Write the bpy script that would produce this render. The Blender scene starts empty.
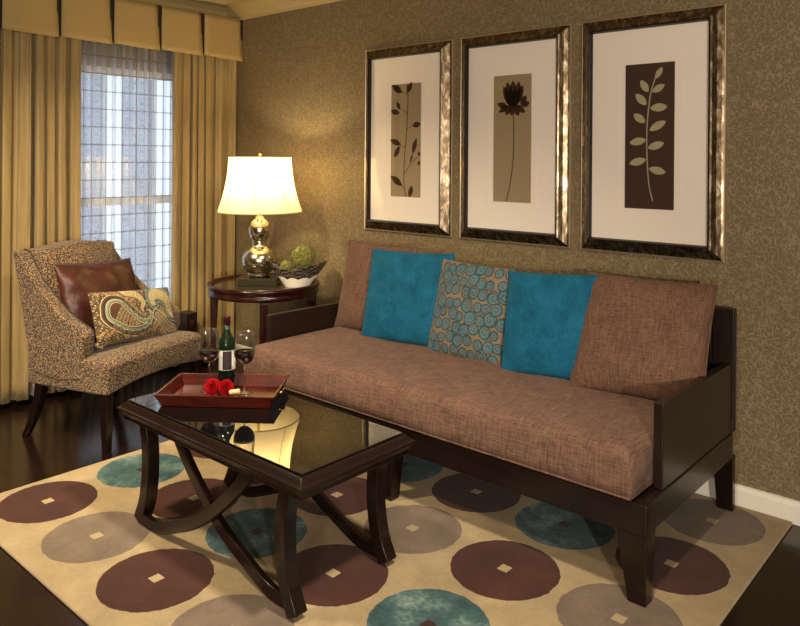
import bpy, bmesh, math, random
import numpy as np
from mathutils import Vector, Matrix
PI = math.pi
C = bpy.context.scene.collection
SC = bpy.context.scene

# ------------------------------------------------------------------ camera
F_PX, CY_PX, YAW, PIT, ROL = 737.7, 162.5, 0.7221, 0.0025, 0.007
fw = Vector((-math.sin(YAW)*math.cos(PIT), math.cos(YAW)*math.cos(PIT), -math.sin(PIT)))
r0 = Vector((math.cos(YAW), math.sin(YAW), 0)); u0 = r0.cross(fw)
rr = r0*math.cos(ROL)+u0*math.sin(ROL); uu = -r0*math.sin(ROL)+u0*math.cos(ROL)
cd = bpy.data.cameras.new('camera'); cam = bpy.data.objects.new('camera', cd); C.objects.link(cam)
cd.sensor_width = 36; cd.lens = F_PX*36/800; cd.shift_y = -(313-CY_PX)/800
cam.matrix_world = Matrix(((rr.x, uu.x, -fw.x, 4.78), (rr.y, uu.y, -fw.y, -3.4028), (rr.z, uu.z, -fw.z, 1.5), (0, 0, 0, 1)))
SC.camera = cam
SC.view_settings.view_transform = 'Standard'; SC.view_settings.look = 'None'
SC.view_settings.exposure = 0.0; SC.view_settings.gamma = 1; SC.view_settings.use_curve_mapping = False

# ------------------------------------------------------------------ world and large lights
w = bpy.data.worlds.new('World'); SC.world = w; w.use_nodes = True
bg = w.node_tree.nodes['Background']; bg.inputs[0].default_value = (0.60, 0.75, 1.0, 1); bg.inputs[1].default_value = 3.0

def area(name, loc, target, size, power, col, shape='DISK', spread=PI):
    d = bpy.data.lights.new(name, 'AREA'); d.shape = shape; d.size = size; d.energy = power; d.color = col; d.spread = spread
    o = bpy.data.objects.new(name, d); C.objects.link(o); o.location = loc
    o.rotation_euler = (Vector(target)-Vector(loc)).to_track_quat('-Z', 'Y').to_euler(); return o
WARM = (1.0, 0.80, 0.56)
area('lounge_light', (5.3, -4.9, 1.25), (2.4, -0.4, 0.9), 0.35, 48, (1, .88, .75))
area('key_light_right', (6.6, -4.5, 1.5), (3.0, -0.5, 0.8), 0.14, 130, (1, .88, .75))  # unseen light at right, placed for the sofa arm's shadow on the cushion
area('downlight', (4.0, -1.75, 2.66), (2.3, -1.75, 0), 0.22, 36, (1, .86, .68), spread=1.75)
area('downlight_left', (1.6, -2.75, 2.66), (1.15, -1.6, 0.3), 0.25, 46, (1, .82, .56), spread=1.7)
area('soft_fill', (4.2, -4.2, 2.6), (2.6, -1.2, 0.4), 2.0, 20, WARM)  # broad soft fill added near the ceiling, no fixture there

# ------------------------------------------------------------------ helpers
def lin(c):
    c = c/255.0
    return c/12.92 if c <= 0.04045 else ((c+0.055)/1.055)**2.4
def rgb(r, g, b): return (lin(r), lin(g), lin(b), 1)

def tag(o, label=None, cat=None, group=None, kind=None):
    if label: o['label'] = label
    if cat: o['category'] = cat
    if group: o['group'] = group
    if kind: o['kind'] = kind
    return o
def empty(name, loc=(0, 0, 0), rz=0):
    o = bpy.data.objects.new(name, None); C.objects.link(o); o.location = loc; o.rotation_euler = (0, 0, rz)
    o.empty_display_size = .1; return o
def obj(name, bm, m, parent=None, smooth=False, bevel=0, seg=2, auto=True):
    me = bpy.data.meshes.new(name)
    if isinstance(bm, tuple): me.from_pydata(bm[0], [], bm[1])
    else: bm.to_mesh(me); bm.free()
    me.materials.append(m)
    if smooth:
        for p in me.polygons: p.use_smooth = True
    o = bpy.data.objects.new(name, me); C.objects.link(o)
    if parent: o.parent = parent
    if bevel:
        b = o.modifiers.new('bevel', 'BEVEL'); b.width = bevel; b.segments = seg; b.limit_method = 'ANGLE'; b.angle_limit = math.radians(35)
        for p in me.polygons: p.use_smooth = True
        wn = o.modifiers.new('wn', 'WEIGHTED_NORMAL'); wn.keep_sharp = True
    return o
def struct(name, bm, m, **k):
    o = obj(name, bm, m, **k); o['kind'] = 'structure'; return o
def box(bm, x0, x1, y0, y1, z0, z1, M=None):
    vs = [bm.verts.new((x, y, z)) for x in (x0, x1) for y in (y0, y1) for z in (z0, z1)]
    for f in ((0, 1, 3, 2), (4, 6, 7, 5), (0, 4, 5, 1), (2, 3, 7, 6), (0, 2, 6, 4), (1, 5, 7, 3)):
        bm.faces.new([vs[i] for i in f])
    if M: bmesh.ops.transform(bm, matrix=M, verts=vs)
    return bm
def B(*a): return box(bmesh.new(), *a)
def lathe(prof, n=48, bm=None, M=None, wave=None):
    bm = bm or bmesh.new(); rings = []
    allv = []
    for r, z in prof:
        if r < 1e-6: ring = [bm.verts.new((0, 0, z))]
        else: ring = [bm.verts.new((r*math.cos(2*PI*k/n), r*math.sin(2*PI*k/n), z)) for k in range(n)]
        rings.append(ring); allv += ring
    for a, b in zip(rings, rings[1:]):
        for k in range(n):
            k2 = (k+1) % n
            if len(a) == 1 and len(b) == 1: continue
            if len(a) == 1: bm.faces.new((a[0], b[k2], b[k]))
            elif len(b) == 1: bm.faces.new((a[k], a[k2], b[0]))
            else: bm.faces.new((a[k], a[k2], b[k2], b[k]))
    if M: bmesh.ops.transform(bm, matrix=M, verts=allv)
    return bm
def prism(pts, axis, a, b, bm=None):
    """extrude a 2D outline: axis 'x': pts=(y,z); 'y': pts=(x,z); 'z': pts=(x,y)"""
    bm = bm or bmesh.new()
    def P(p, t):
        return {'x': (t, p[0], p[1]), 'y': (p[0], t, p[1]), 'z': (p[0], p[1], t)}[axis]
    A = [bm.verts.new(P(p, a)) for p in pts]; D = [bm.verts.new(P(p, b)) for p in pts]
    n = len(pts)
    bm.faces.new(A); bm.faces.new(D[::-1])
    for i in range(n): bm.faces.new((A[i], D[i], D[(i+1) % n], A[(i+1) % n]))
    bmesh.ops.recalc_face_normals(bm, faces=bm.faces)
    return bm
def tube(path, rad, n=8, bm=None, closed=False):
    bm = bm or bmesh.new(); path = [Vector(p) for p in path]; rings = []
    N = len(path); up = Vector((0, 0, 1))
    for i, p in enumerate(path):
        if closed: t = path[(i+1) % N]-path[i-1]
        else: t = path[min(i+1, N-1)]-path[max(i-1, 0)]
        t.normalize(); a = t.cross(up)
        if a.length < 1e-3: a = t.cross(Vector((1, 0, 0)))
        a.normalize(); b = t.cross(a)
        rd = rad[i] if isinstance(rad, (list, tuple)) else rad
        rings.append([bm.verts.new(p+a*rd*math.cos(2*PI*k/n)+b*rd*math.sin(2*PI*k/n)) for k in range(n)])
    rng = range(N) if closed else range(N-1)
    for i in rng:
        A, D = rings[i], rings[(i+1) % N]
        for k in range(n): bm.faces.new((A[k], A[(k+1) % n], D[(k+1) % n], D[k]))
    if not closed: bm.faces.new(rings[0][::-1]); bm.faces.new(rings[-1])
    bmesh.ops.recalc_face_normals(bm, faces=bm.faces)
    return bm
def smoothpath(pts, n=10):
    """Catmull-Rom through 2D or 3D points"""
    pts = [np.array(p, float) for p in pts]; P = [2*pts[0]-pts[1]]+pts+[2*pts[-1]-pts[-2]]; out = []
    for i in range(1, len(P)-2):
        for k in range(n):
            t = k/n; a, b, c, d = P[i-1], P[i], P[i+1], P[i+2]
            out.append(.5*((2*b)+(-a+c)*t+(2*a-5*b+4*c-d)*t*t+(-a+3*b-3*c+d)*t**3))
    out.append(P[-2]); return out
def ribbon_outline(center, half):
    """outline (closed polygon) around a 2D centre line with half widths"""
    c = [np.array(p, float) for p in center]; L, R = [], []
    for i, p in enumerate(c):
        t = c[min(i+1, len(c)-1)]-c[max(i-1, 0)]; t = t/np.linalg.norm(t); nrm = np.array((-t[1], t[0]))
        h = half[i] if hasattr(half, '__len__') else half
        L.append(p+nrm*h); R.append(p-nrm*h)
    return [tuple(p) for p in L]+[tuple(p) for p in R[::-1]]
def strip_solid(center, half, axis, a, b):
    """solid swept board following a 2D centre line, quads along length"""
    o = ribbon_outline(center, half); n = len(o)//2; bm = bmesh.new()
    def P(p, t): return {'x': (t, p[0], p[1]), 'y': (p[0], t, p[1])}[axis]
    A = [bm.verts.new(P(p, a)) for p in o]; D = [bm.verts.new(P(p, b)) for p in o]
    m = len(o)
    for i in range(m): bm.faces.new((A[i], D[i], D[(i+1) % m], A[(i+1) % m]))
    for i in range(n-1):
        bm.faces.new((A[i], A[i+1], A[m-2-i], A[m-1-i])); bm.faces.new((D[i], D[m-1-i], D[m-2-i], D[i+1]))
    bmesh.ops.recalc_face_normals(bm, faces=bm.faces); return bm

# ------------------------------------------------------------------ materials
class NT:
    def __init__(s, name):
        s.m = bpy.data.materials.new(name); s.m.use_nodes = True; s.t = s.m.node_tree; s.n = s.t.nodes
        s.b = s.n['Principled BSDF']; s.out = s.n['Material Output']
    def add(s, ty, **k):
        n = s.n.new(ty)
        for a, v in k.items(): setattr(n, a, v)
        return n
    def link(s, a, b): s.t.links.new(a, b)
    def math(s, op, a, b=None, c=None, clamp=False):
        n = s.add('ShaderNodeMath', operation=op, use_clamp=clamp)
        for i, v in enumerate((a, b, c)):
            if v is None: continue
            if isinstance(v, (int, float)): n.inputs[i].default_value = v
            else: s.link(v, n.inputs[i])
        return n.outputs[0]
    def mix(s, f, a, b):
        n = s.add('ShaderNodeMix', data_type='RGBA')
        for i, v in ((0, f), (6, a), (7, b)):
            if isinstance(v, (int, float, tuple)): n.inputs[i].default_value = v
            else: s.link(v, n.inputs[i])
        return n.outputs[2]
    def coord(s, out='Object', scale=(1, 1, 1)):
        tc = s.add('ShaderNodeTexCoord'); mp = s.add('ShaderNodeMapping'); mp.inputs['Scale'].default_value = scale
        s.link(tc.outputs[out], mp.inputs[0]); return mp.outputs[0]
    def noise(s, scale, vec=None, detail=3, rough=.5, dist=0):
        n = s.add('ShaderNodeTexNoise'); n.inputs['Scale'].default_value = scale; n.inputs['Detail'].default_value = detail
        n.inputs['Roughness'].default_value = rough; n.inputs['Distortion'].default_value = dist
        if vec is not None: s.link(vec, n.inputs['Vector'])
        return n.outputs[0]
    def ramp(s, v, stops):
        r = s.add('ShaderNodeValToRGB'); e = r.color_ramp.elements
        while len(e) < len(stops): e.new(.5)
        for q, (p, c) in zip(e, stops): q.position = p; q.color = c
        s.link(v, r.inputs[0]); return r.outputs[0]
    def bump(s, h, strength=.3, dist=.01):
        n = s.add('ShaderNodeBump'); n.inputs['Strength'].default_value = strength; n.inputs['Distance'].default_value = dist
        s.link(h, n.inputs['Height']); s.link(n.outputs[0], s.b.inputs['Normal'])
    def base(s, c):
        if isinstance(c, tuple): s.b.inputs['Base Color'].default_value = c
        else: s.link(c, s.b.inputs['Base Color'])
    def set(s, **k):
        for a, v in k.items(): s.b.inputs[a.replace('_', ' ')].default_value = v
        return s

def simple(name, c, rough=.5, metal=0, spec=.5, **k):
    t = NT(name); t.base(c); t.set(Roughness=rough, Metallic=metal)
    t.b.inputs['Specular IOR Level'].default_value = spec
    for a, v in k.items(): t.b.inputs[a.replace('_', ' ')].default_value = v
    return t.m

def wood(name, c1, c2, rough=.28, scale=(2, 2, 30)):
    t = NT(name); v = t.coord('Object', scale); n = t.noise(3, v, 4, .6, .4)
    t.base(t.ramp(n, [(.3, c1), (.75, c2)])); t.set(Roughness=rough); t.b.inputs['Coat Weight'].default_value = .12; t.b.inputs['Specular IOR Level'].default_value = .35
    t.b.inputs['Coat Roughness'].default_value = .15
    return t.m
WOOD = wood('espresso_wood', rgb(17, 9, 7), rgb(30, 16, 12), .24)
WOODX = wood('espresso_wood_long', rgb(20, 11, 9), rgb(31, 18, 14), .3, (1, 12, 12))
WOODY = wood('espresso_wood_deep', rgb(27, 17, 13), rgb(36, 24, 18), .33, (12, 1, 12))
MAHOG = wood('mahogany_red', rgb(46, 13, 8), rgb(84, 26, 15), .25, (3, 14, 14))
TABW = wood('dark_cherry_wood', rgb(28, 9, 8), rgb(50, 18, 14), .22, (6, 6, 6))

def woven(name, c1, c2, scale=350, sheen=.2, bump=.35):
    t = NT(name); v = t.coord('Object')
    a = t.noise(scale, t.coord('Object', (1, .09, .09)), 2); b = t.noise(scale*1.07, t.coord('Object', (.09, 1, 1)), 2)
    s = t.math('MULTIPLY', t.math('ADD', a, b), .5); big = t.noise(9, v, 2)
    s2 = t.math('ADD', t.math('MULTIPLY', s, .85), t.math('MULTIPLY', big, .15))
    t.base(t.ramp(s2, [(.38, c1), (.62, c2)])); t.set(Roughness=.85); t.b.inputs['Sheen Weight'].default_value = sheen
    t.b.inputs['Specular IOR Level'].default_value = .15
    t.bump(s, bump, .003); return t.m
BROWNF = woven('brown_woven_fabric', rgb(76, 54, 43), rgb(114, 85, 68), 240, .05, .5)
TEALF = NT('teal_velvet'); _v = TEALF.coord('Object'); _n = TEALF.noise(14, _v, 3, .6); _n2 = TEALF.noise(160, TEALF.coord('Object', (1, .3, 1)), 2)
TEALF.base(TEALF.ramp(TEALF.math('ADD', TEALF.math('MULTIPLY', _n, .6), TEALF.math('MULTIPLY', _n2, .4)), [(.35, rgb(8, 66, 90)), (.65, rgb(20, 90, 118))]))
TEALF.set(Roughness=.8); TEALF.b.inputs['Sheen Weight'].default_value = .3; TEALF.b.inputs['Sheen Tint'].default_value = rgb(90, 160, 180)
TEALF.b.inputs['Specular IOR Level'].default_value = .15; TEALF.bump(_n2, .2, .003); TEALF = TEALF.m

def vcol(name, rough=.8, sheen=.1, weave=300):
    t = NT(name); a = t.add('ShaderNodeVertexColor', layer_name='pattern'); t.link(a.outputs[0], t.b.inputs['Base Color'])
    t.set(Roughness=rough); t.b.inputs['Sheen Weight'].default_value = sheen; t.b.inputs['Specular IOR Level'].default_value = .2
    t.bump(t.noise(weave, t.coord('Object'), 2), .2, .002); return t.m

# wallpaper
t = NT('vermicelli_wallpaper'); v = t.coord('Object')
n = t.noise(50, v, 1.2, .5, .5)
band = t.math('ABSOLUTE', t.math('SUBTRACT', n, .5))
mask = t.ramp(band, [(.025, (0, 0, 0, 1)), (.06, (1, 1, 1, 1))])
t.base(t.mix(mask, rgb(134, 118, 88), rgb(108, 93, 66))); t.set(Roughness=.5); t.b.inputs['Specular IOR Level'].default_value = .35
t.bump(t.math('SUBTRACT', 1.0, mask), .35, .004)
WALLP = t.m
PLAIN = simple('plain_tan_wall', rgb(120, 98, 66), .8)
CEIL = simple('ceiling_paint', rgb(176, 150, 104), .85)
CROWN = simple('crown_paint', rgb(182, 160, 108), .45)
WHITE = simple('white_trim_paint', rgb(226, 220, 205), .4)
DARKTRIM = simple('dark_trim_stain', rgb(36, 24, 18), .35)

# floor
t = NT('dark_plank_floor'); v = t.coord('Object')
br = t.add('ShaderNodeTexBrick'); t.link(v, br.inputs['Vector']); br.offset = .37
for k_, v_ in (('Scale', 1.0), ('Mortar Size', .0015), ('Brick Width', 1.1), ('Row Height', .125), ('Bias', 0)): br.inputs[k_].default_value = v_
br.inputs['Color1'].default_value = rgb(22, 13, 9); br.inputs['Color2'].default_value = rgb(34, 20, 14); br.inputs['Mortar'].default_value = rgb(14, 9, 7)
g = t.noise(5, t.coord('Object', (2, 18, 1)), 4, .6)
t.base(t.mix(t.math('MULTIPLY', g, .5), br.outputs[0], rgb(18, 11, 8))); t.set(Roughness=.17)
t.bump(t.math('ADD', t.math('MULTIPLY', g, .2), t.math('MULTIPLY', br.outputs['Fac'], -1.0)), .15, .004)
FLOOR = t.m

# ------------------------------------------------------------------ room shell
RX, RY, H = 6.9, -6.0, 2.70
struct('floor', B(-.1, RX+.1, RY-.1, .1, -.1, 0), FLOOR)
struct('ceiling', B(-.1, RX+.1, RY-.1, .1, H, H+.1), CEIL)
struct('wall_back', B(-.1, RX+.1, 0, .1, 0, H), WALLP)
struct('wall_right', B(RX, RX+.1, RY, 0, 0, H), PLAIN)
struct('wall_front', B(-.1, RX+.1, RY-.1, RY, 0, H), PLAIN)
WY0, WY1, WZ0, WZ1 = -1.36, -.40, .35, 2.12
bm = bmesh.new(); box(bm, -.12, 0, RY, WY0, 0, H); box(bm, -.12, 0, WY1, 0, 0, H); box(bm, -.12, 0, WY0, WY1, 0, WZ0); box(bm, -.12, 0, WY0, WY1, WZ1, H)
struct('wall_left', bm, PLAIN)
bm = prism([(0, 0), (-.016, 0), (-.016, .075), (-.010, .092), (0, .096)], 'x', 0, RX)
struct('baseboard_back', bm, WHITE)
struct('baseboard_left', prism([(0, 0), (.016, 0), (.016, .10), (0, .11)], 'y', RY, 0), DARKTRIM)
cp = [(0, 2.555), (-.012, 2.555), (-.016, 2.575), (-.03, 2.585), (-.045, 2.62), (-.075, 2.65), (-.11, 2.662), (-.12, 2.68), (-.135, 2.70), (0, 2.70)]
struct('trim_1', prism(cp, 'x', 0, RX), CROWN)
struct('trim_2', prism([(-a, b) for a, b in cp], 'y', RY, 0), CROWN)
# window: frame, sashes, glass
wf = bmesh.new()
for z0, z1 in ((WZ0, WZ0+.05), (WZ1-.05, WZ1), (1.18, 1.235)): box(wf, -.075, -.03, WY0, WY1, z0, z1)
for y0, y1 in ((WY0, WY0+.05), (WY1-.05, WY1)): box(wf, -.074, -.031, y0, y1, WZ0+.05, WZ1-.05)
GLASS_W = NT('window_glass'); tr = GLASS_W.add('ShaderNodeBsdfTransparent'); gl = GLASS_W.add('ShaderNodeBsdfGlossy'); gl.inputs['Roughness'].default_value = .02
mx = GLASS_W.add('ShaderNodeMixShader'); mx.inputs[0].default_value = .06
GLASS_W.link(tr.outputs[0], mx.inputs[1]); GLASS_W.link(gl.outputs[0], mx.inputs[2]); GLASS_W.link(mx.outputs[0], GLASS_W.out.inputs[0]); GLASS_W = GLASS_W.m
wfo = struct('window_1', wf, WHITE)
obj('window_pane', B(-.056, -.050, WY0+.051, WY1-.051, WZ0+.051, WZ1-.051), GLASS_W, wfo)
struct('trim_3', B(-.02, .02, WY0-.02, WY1+.02, WZ0-.03, WZ0-.002), WHITE)['kind'] = 'structure'

# neighbouring building seen dimly through the sheer
t = NT('pale_brick_outside'); br = t.add('ShaderNodeTexBrick'); mp_ = t.coord('Object'); sw = t.add('ShaderNodeSeparateXYZ'); t.link(mp_, sw.inputs[0]); cw = t.add('ShaderNodeCombineXYZ'); t.link(sw.outputs[1], cw.inputs[0]); t.link(sw.outputs[2], cw.inputs[1]); t.link(cw.outputs[0], br.inputs['Vector'])
br.inputs['Scale'].default_value = 4; br.inputs['Color1'].default_value = rgb(128, 128, 128); br.inputs['Color2'].default_value = rgb(160, 158, 154); br.inputs['Mortar'].default_value = rgb(176, 174, 170)
t.base(br.outputs[0]); t.set(Roughness=.9)
nb = empty('neighbour_building', (-3.4, .6, -1)); tag(nb, 'pale brick building with white posts outside, dim behind the sheer', 'building')
obj('wall', B(-.3, 0, -6, 6, 0, 6), t.m, nb)
for k in range(14): obj('post', B(.01, .12, -3+.62*k, -3+.62*k+.17, 0, 6), WHITE, nb)

# ------------------------------------------------------------------ curtains
def fabric_sheet(y0, y1, z0, z1, x0, amp, nf, seed, thick, m, name, parent=None, nz=24, gather=.0, crease=True):
    rnd = random.Random(seed); ny = int(nf*16); vs, fs = [], []
    ph = [rnd.uniform(0, 2*PI) for _ in range(4)]
    for k in range(nz+1):
        z = z0+(z1-z0)*k/nz; tz = k/nz
        for i in range(ny+1):
            s = i/ny; wv = 2*PI*nf*s+ .9*math.sin(2*PI*s*2.3+ph[0])+.35*math.sin(3*tz+ph[1]+9*s)
            a = amp*(.75+.35*math.sin(2*PI*s*3.1+ph[2]))*(.75+.25*(1-tz))
            x = x0+a*(math.sin(wv)+.25*math.sin(2*wv+ph[3])) if not crease else x0+a*(.9-2.1*abs(math.cos(wv/2))**5+.25*math.sin(wv*1.5+ph[3]))
            y = y0+(y1-y0)*s+amp*.35*math.sin(2*wv+.5)*(1 if 0 < i < ny else 0)+gather*math.sin(PI*tz)*(1-s)
            vs.append((x, y, z))
    for k in range(nz):
        for i in range(ny):
            a = k*(ny+1)+i; fs.append((a, a+1, a+ny+2, a+ny+1))
    o = obj(name, (vs, fs), m, parent, smooth=True)
    if thick: sm = o.modifiers.new('s', 'SOLIDIFY'); sm.thickness = thick
    return o
t = NT('gold_curtain_silk'); t.base(t.ramp(t.noise(6, t.coord('Object', (1, 8, .4)), 3), [(.3, rgb(134, 111, 64)), (.7, rgb(158, 134, 82))]))
t.set(Roughness=.55); t.b.inputs['Sheen Weight'].default_value = .3; t.bump(t.noise(300, t.coord('Object', (1, 1, .2)), 2), .15, .002)
GOLD = t.m
cl = fabric_sheet(-2.0, -1.19, .035, 2.40, .100, .042, 10, 3, .003, GOLD, 'curtain')
tag(cl, 'long gold pleated curtain left of the window, behind the armchair back', 'curtain', 'gold curtains')
cr = fabric_sheet(-.545, -.006, .035, 2.40, .104, .038, 8, 8, .003, GOLD, 'curtain')
tag(cr, 'gold pleated curtain in the corner between the window and the table lamp', 'curtain', 'gold curtains')

t = NT('check_sheer'); v = t.coord('Object'); sp = t.add('ShaderNodeSeparateXYZ'); t.link(v, sp.inputs[0])
def line(c, pitch, hw):
    f_ = t.math('FRACT', t.math('DIVIDE', c, pitch)); d_ = t.math('ABSOLUTE', t.math('SUBTRACT', f_, .5))
    return t.math('LESS_THAN', d_, hw/pitch)
ln = t.math('MAXIMUM', line(sp.outputs[2], .118, .0045), line(sp.outputs[1], .105, .003))
col = t.mix(ln, (.66, .67, .69, 1), (.26, .22, .19, 1))
df = t.add('ShaderNodeBsdfDiffuse'); tl = t.add('ShaderNodeBsdfTranslucent'); tp = t.add('ShaderNodeBsdfTransparent')
t.link(col, df.inputs[0]); t.link(col, tl.inputs[0])
m1 = t.add('ShaderNodeMixShader'); m1.inputs[0].default_value = .65; t.link(df.outputs[0], m1.inputs[1]); t.link(tl.outputs[0], m1.inputs[2])
m2 = t.add('ShaderNodeMixShader'); lw = t.add('ShaderNodeLayerWeight'); lw.inputs[0].default_value = .45; t.link(t.math('ADD', t.math('MULTIPLY', lw.outputs['Facing'], .75), t.math('ADD', .30, t.math('MULTIPLY', ln, .3)), clamp=True), m2.inputs[0]); t.link(tp.outputs[0], m2.inputs[1]); t.link(m1.outputs[0], m2.inputs[2])
t.link(m2.outputs[0], t.out.inputs[0]); SHEER = t.m
sh = fabric_sheet(-1.30, -.48, .04, 2.38, .045, .020, 13, 5, 0, SHEER, 'sheer_curtain', crease=False)
tag(sh, 'translucent white sheer curtain with a thin check grid over the bright window', 'sheer curtain')

# valance: flat box-pleated panels with dark pleats between
VAL = simple('valance_fabric', rgb(166, 142, 90), .6); PLEAT = simple('pleat_fabric', rgb(30, 20, 14), .7)
va = empty('valance', (0, 0, 0)); tag(va, 'gold box pleated valance with dark inset pleats above the window', 'valance')
bm = bmesh.new(); box(bm, .001, .172, -2.06, -.004, 2.53, 2.555); box(bm, .158, .168, -2.06, -.004, 2.262, 2.53)
obj('backing_board', bm, PLEAT, va)
for k in range(6):
    y1 = -.004-.343*k; obj('dark_pleat', B(.172, .190, y1-.018, y1, 2.255, 2.556), PLEAT, va)
for k in range(6):
    y1 = -.0045-.343*k-.012; y0 = y1-.320
    pts = [(y0+.004, 2.557), (y1-.004, 2.557), (y1+.004, 2.243), (y0-.006, 2.252)]
    if k == 0: pts = [(y0+.004, 2.557), (y1+.010, 2.557), (y1+.010, 2.240), (y0-.006, 2.252)]
    b2 = bmesh.new(); n_ = 8
    vs = []
    for a in range(n_+1):
        for b in range(n_+1):
            s_, q_ = a/n_, b/n_
            y = (pts[0][0]*(1-q_)+pts[3][0]*q_)*(1-s_)+(pts[1][0]*(1-q_)+pts[2][0]*q_)*s_
            z = (pts[0][1]*(1-s_)+pts[1][1]*s_)*(1-q_)+(pts[3][1]*(1-s_)+pts[2][1]*s_)*q_
            x = .183+.016*q_*q_*(.6+.4*math.cos(2*PI*s_))+.004*math.sin(PI*s_)
            vs.append(b2.verts.new((x, y, z)))
    for a in range(n_):
        for b in range(n_):
            i = a*(n_+1)+b; b2.faces.new((vs[i], vs[i+1], vs[i+n_+2], vs[i+n_+1]))
    o = obj('pleat_panel', b2, VAL, va, smooth=True); sm = o.modifiers.new('s', 'SOLIDIFY'); sm.thickness = .006; sm.offset = 0

# made-up low box for an unidentified dark shape between armchair and curtain
hb = empty('dark_shape_box', (.235, -.475, 0)); tag(hb, 'low dark box added for an unclear dark shape behind the armchair cushion end', 'cabinet')
obj('box_body', B(-.055, .055, -.06, .025, 0, .425), DARKTRIM, hb, bevel=.004)
obj('red_patch', B(.055, .063, -.035, -.005, .33, .375), simple('dark_red_patch', rgb(70, 22, 22), .4), hb, bevel=.002)  # small reddish plate added to the stand-in box

# ------------------------------------------------------------------ rug
S_, OXr, OYr = .4422, 1.5252, -2.0051
t = NT('disc_pattern_rug'); v = t.coord('Object'); sp = t.add('ShaderNodeSeparateXYZ'); t.link(v, sp.inputs[0])
wob = t.noise(30, v, 2); wv_ = t.math('MULTIPLY', t.math('SUBTRACT', wob, .5), .012)
def cell(c, o_, nmax):
    uu_ = t.math('ADD', t.math('DIVIDE', t.math('SUBTRACT', c, o_), S_), .5)
    i_ = t.math('MINIMUM', t.math('MAXIMUM', t.math('FLOOR', uu_), 0.0), float(nmax))
    return i_, t.math('MULTIPLY', t.math('SUBTRACT', t.math('SUBTRACT', uu_, i_), .5), S_)
ci, du = cell(sp.outputs[0], OXr, 5); cj, dv = cell(sp.outputs[1], OYr, 4)
dist = t.math('SQRT', t.math('ADD', t.math('MULTIPLY', du, du), t.math('MULTIPLY', dv, dv)))
disc = t.math('LESS_THAN', t.math('ADD', dist, wv_), .199)
sq = t.math('LESS_THAN', t.math('MAXIMUM', t.math('ABSOLUTE', du), t.math('ABSOLUTE', dv)), .021)
oi = t.math('MODULO', ci, 2.0); oj = t.math('MODULO', cj, 2.0)
pile = t.noise(420, v, 3, .7); soft = t.noise(7, v, 3, .6); mid_ = t.noise(60, v, 3, .7)
mot = t.math('ADD', t.math('MULTIPLY', soft, .5), t.math('ADD', t.math('MULTIPLY', pile, .25), t.math('MULTIPLY', mid_, .25)))
tan_ = t.ramp(mot, [(.35, rgb(136, 119, 88)), (.65, rgb(166, 147, 112))])
brn = t.ramp(mot, [(.35, rgb(50, 24, 16)), (.65, rgb(71, 37, 25))])
tpe = t.ramp(mot, [(.35, rgb(92, 79, 66)), (.65, rgb(120, 104, 88))])
tea = t.ramp(mot, [(.38, rgb(32, 58, 60)), (.52, rgb(60, 88, 88)), (.66, rgb(130, 150, 140))])
even_row = t.mix(oi, brn, tpe); odd_row = t.mix(oi, tea, brn)
dc = t.mix(oj, even_row, odd_row)
is_teal = t.math('MULTIPLY', oj, t.math('SUBTRACT', 1.0, oi))
sqc = t.mix(is_teal, rgb(158, 140, 106), rgb(52, 32, 26))
dc2 = t.mix(sq, dc, sqc)
t.base(t.mix(disc, tan_, dc2)); t.set(Roughness=.92); t.b.inputs['Sheen Weight'].default_value = .12; t.b.inputs['Specular IOR Level'].default_value = .1
t.bump(t.math('ADD', t.math('MULTIPLY', pile, .6), t.math('ADD', t.math('MULTIPLY', mid_, .5), t.math('MULTIPLY', disc, .8))), .5, .006)
RUG = t.m
rg = obj('area_rug', B(1.29, 3.99, -2.285, -.022, 0.0, .012), RUG, bevel=.008, seg=3)
tag(rg, 'tan area rug with rows of brown, teal and taupe discs under the sofa and table', 'rug')

# ------------------------------------------------------------------ sofa
FZ = .0125
X0, X1 = 1.53, 3.780
so = empty('daybed_sofa', ((X0+X1)/2, -.53, FZ)); tag(so, 'long dark wood framed daybed sofa with a brown woven mattress seat', 'sofa')
so_loc = Vector(so.location)
def sp_(name, bm, m, parent=so, **k):
    bmesh.ops.translate(bm, vec=-so_loc, verts=bm.verts); return obj(name, bm, m, parent, **k)
sp_('front_rail', B(X0+.0, X1, -1.01, -.957, .243, .350), WOODX, bevel=.004)
sp_('rear_rail', B(X0+.03, X1-.03, -.10, -.068, .25, .349), WOODX, bevel=.004)
for x0, x1 in ((X0+.005, X0+.035), (X1-.035, X1-.005)):
    sp_('side_rail', B(x0, x1, -.9565, -.101, .243, .349), WOODY, bevel=.004)
sp_('platform', B(X0+.036, X1-.036, -.953, -.102, .30, .346), WOODX)
def leg_front(xa, xb, ta, tb):
    # xa..xb at the bottom, ta..tb at the top
    bm = bmesh.new()
    lo = [(xa, -1.012), (xb, -1.012), (xb, -.955), (xa, -.955)]; hi = [(ta, -1.008), (tb, -1.008), (tb, -.925), (ta, -.925)]
    A = [bm.verts.new((x, y, FZ)) for x, y in lo]; D = [bm.verts.new((x, y, .246)) for x, y in hi]
    bm.faces.new(A[::-1]); bm.faces.new(D)
    for i in range(4): bm.faces.new((A[i], A[(i+1) % 4], D[(i+1) % 4], D[i]))
    return bm
sp_('leg', leg_front(3.715, 3.778, 3.670, 3.777), WOOD, bevel=.004)
sp_('leg', leg_front(2.575, 2.635, 2.57, 2.64), WOOD, bevel=.004)
sp_('leg', leg_front(X0+.003, X0+.067, X0+.003, X0+.11), WOOD, bevel=.004)
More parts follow.
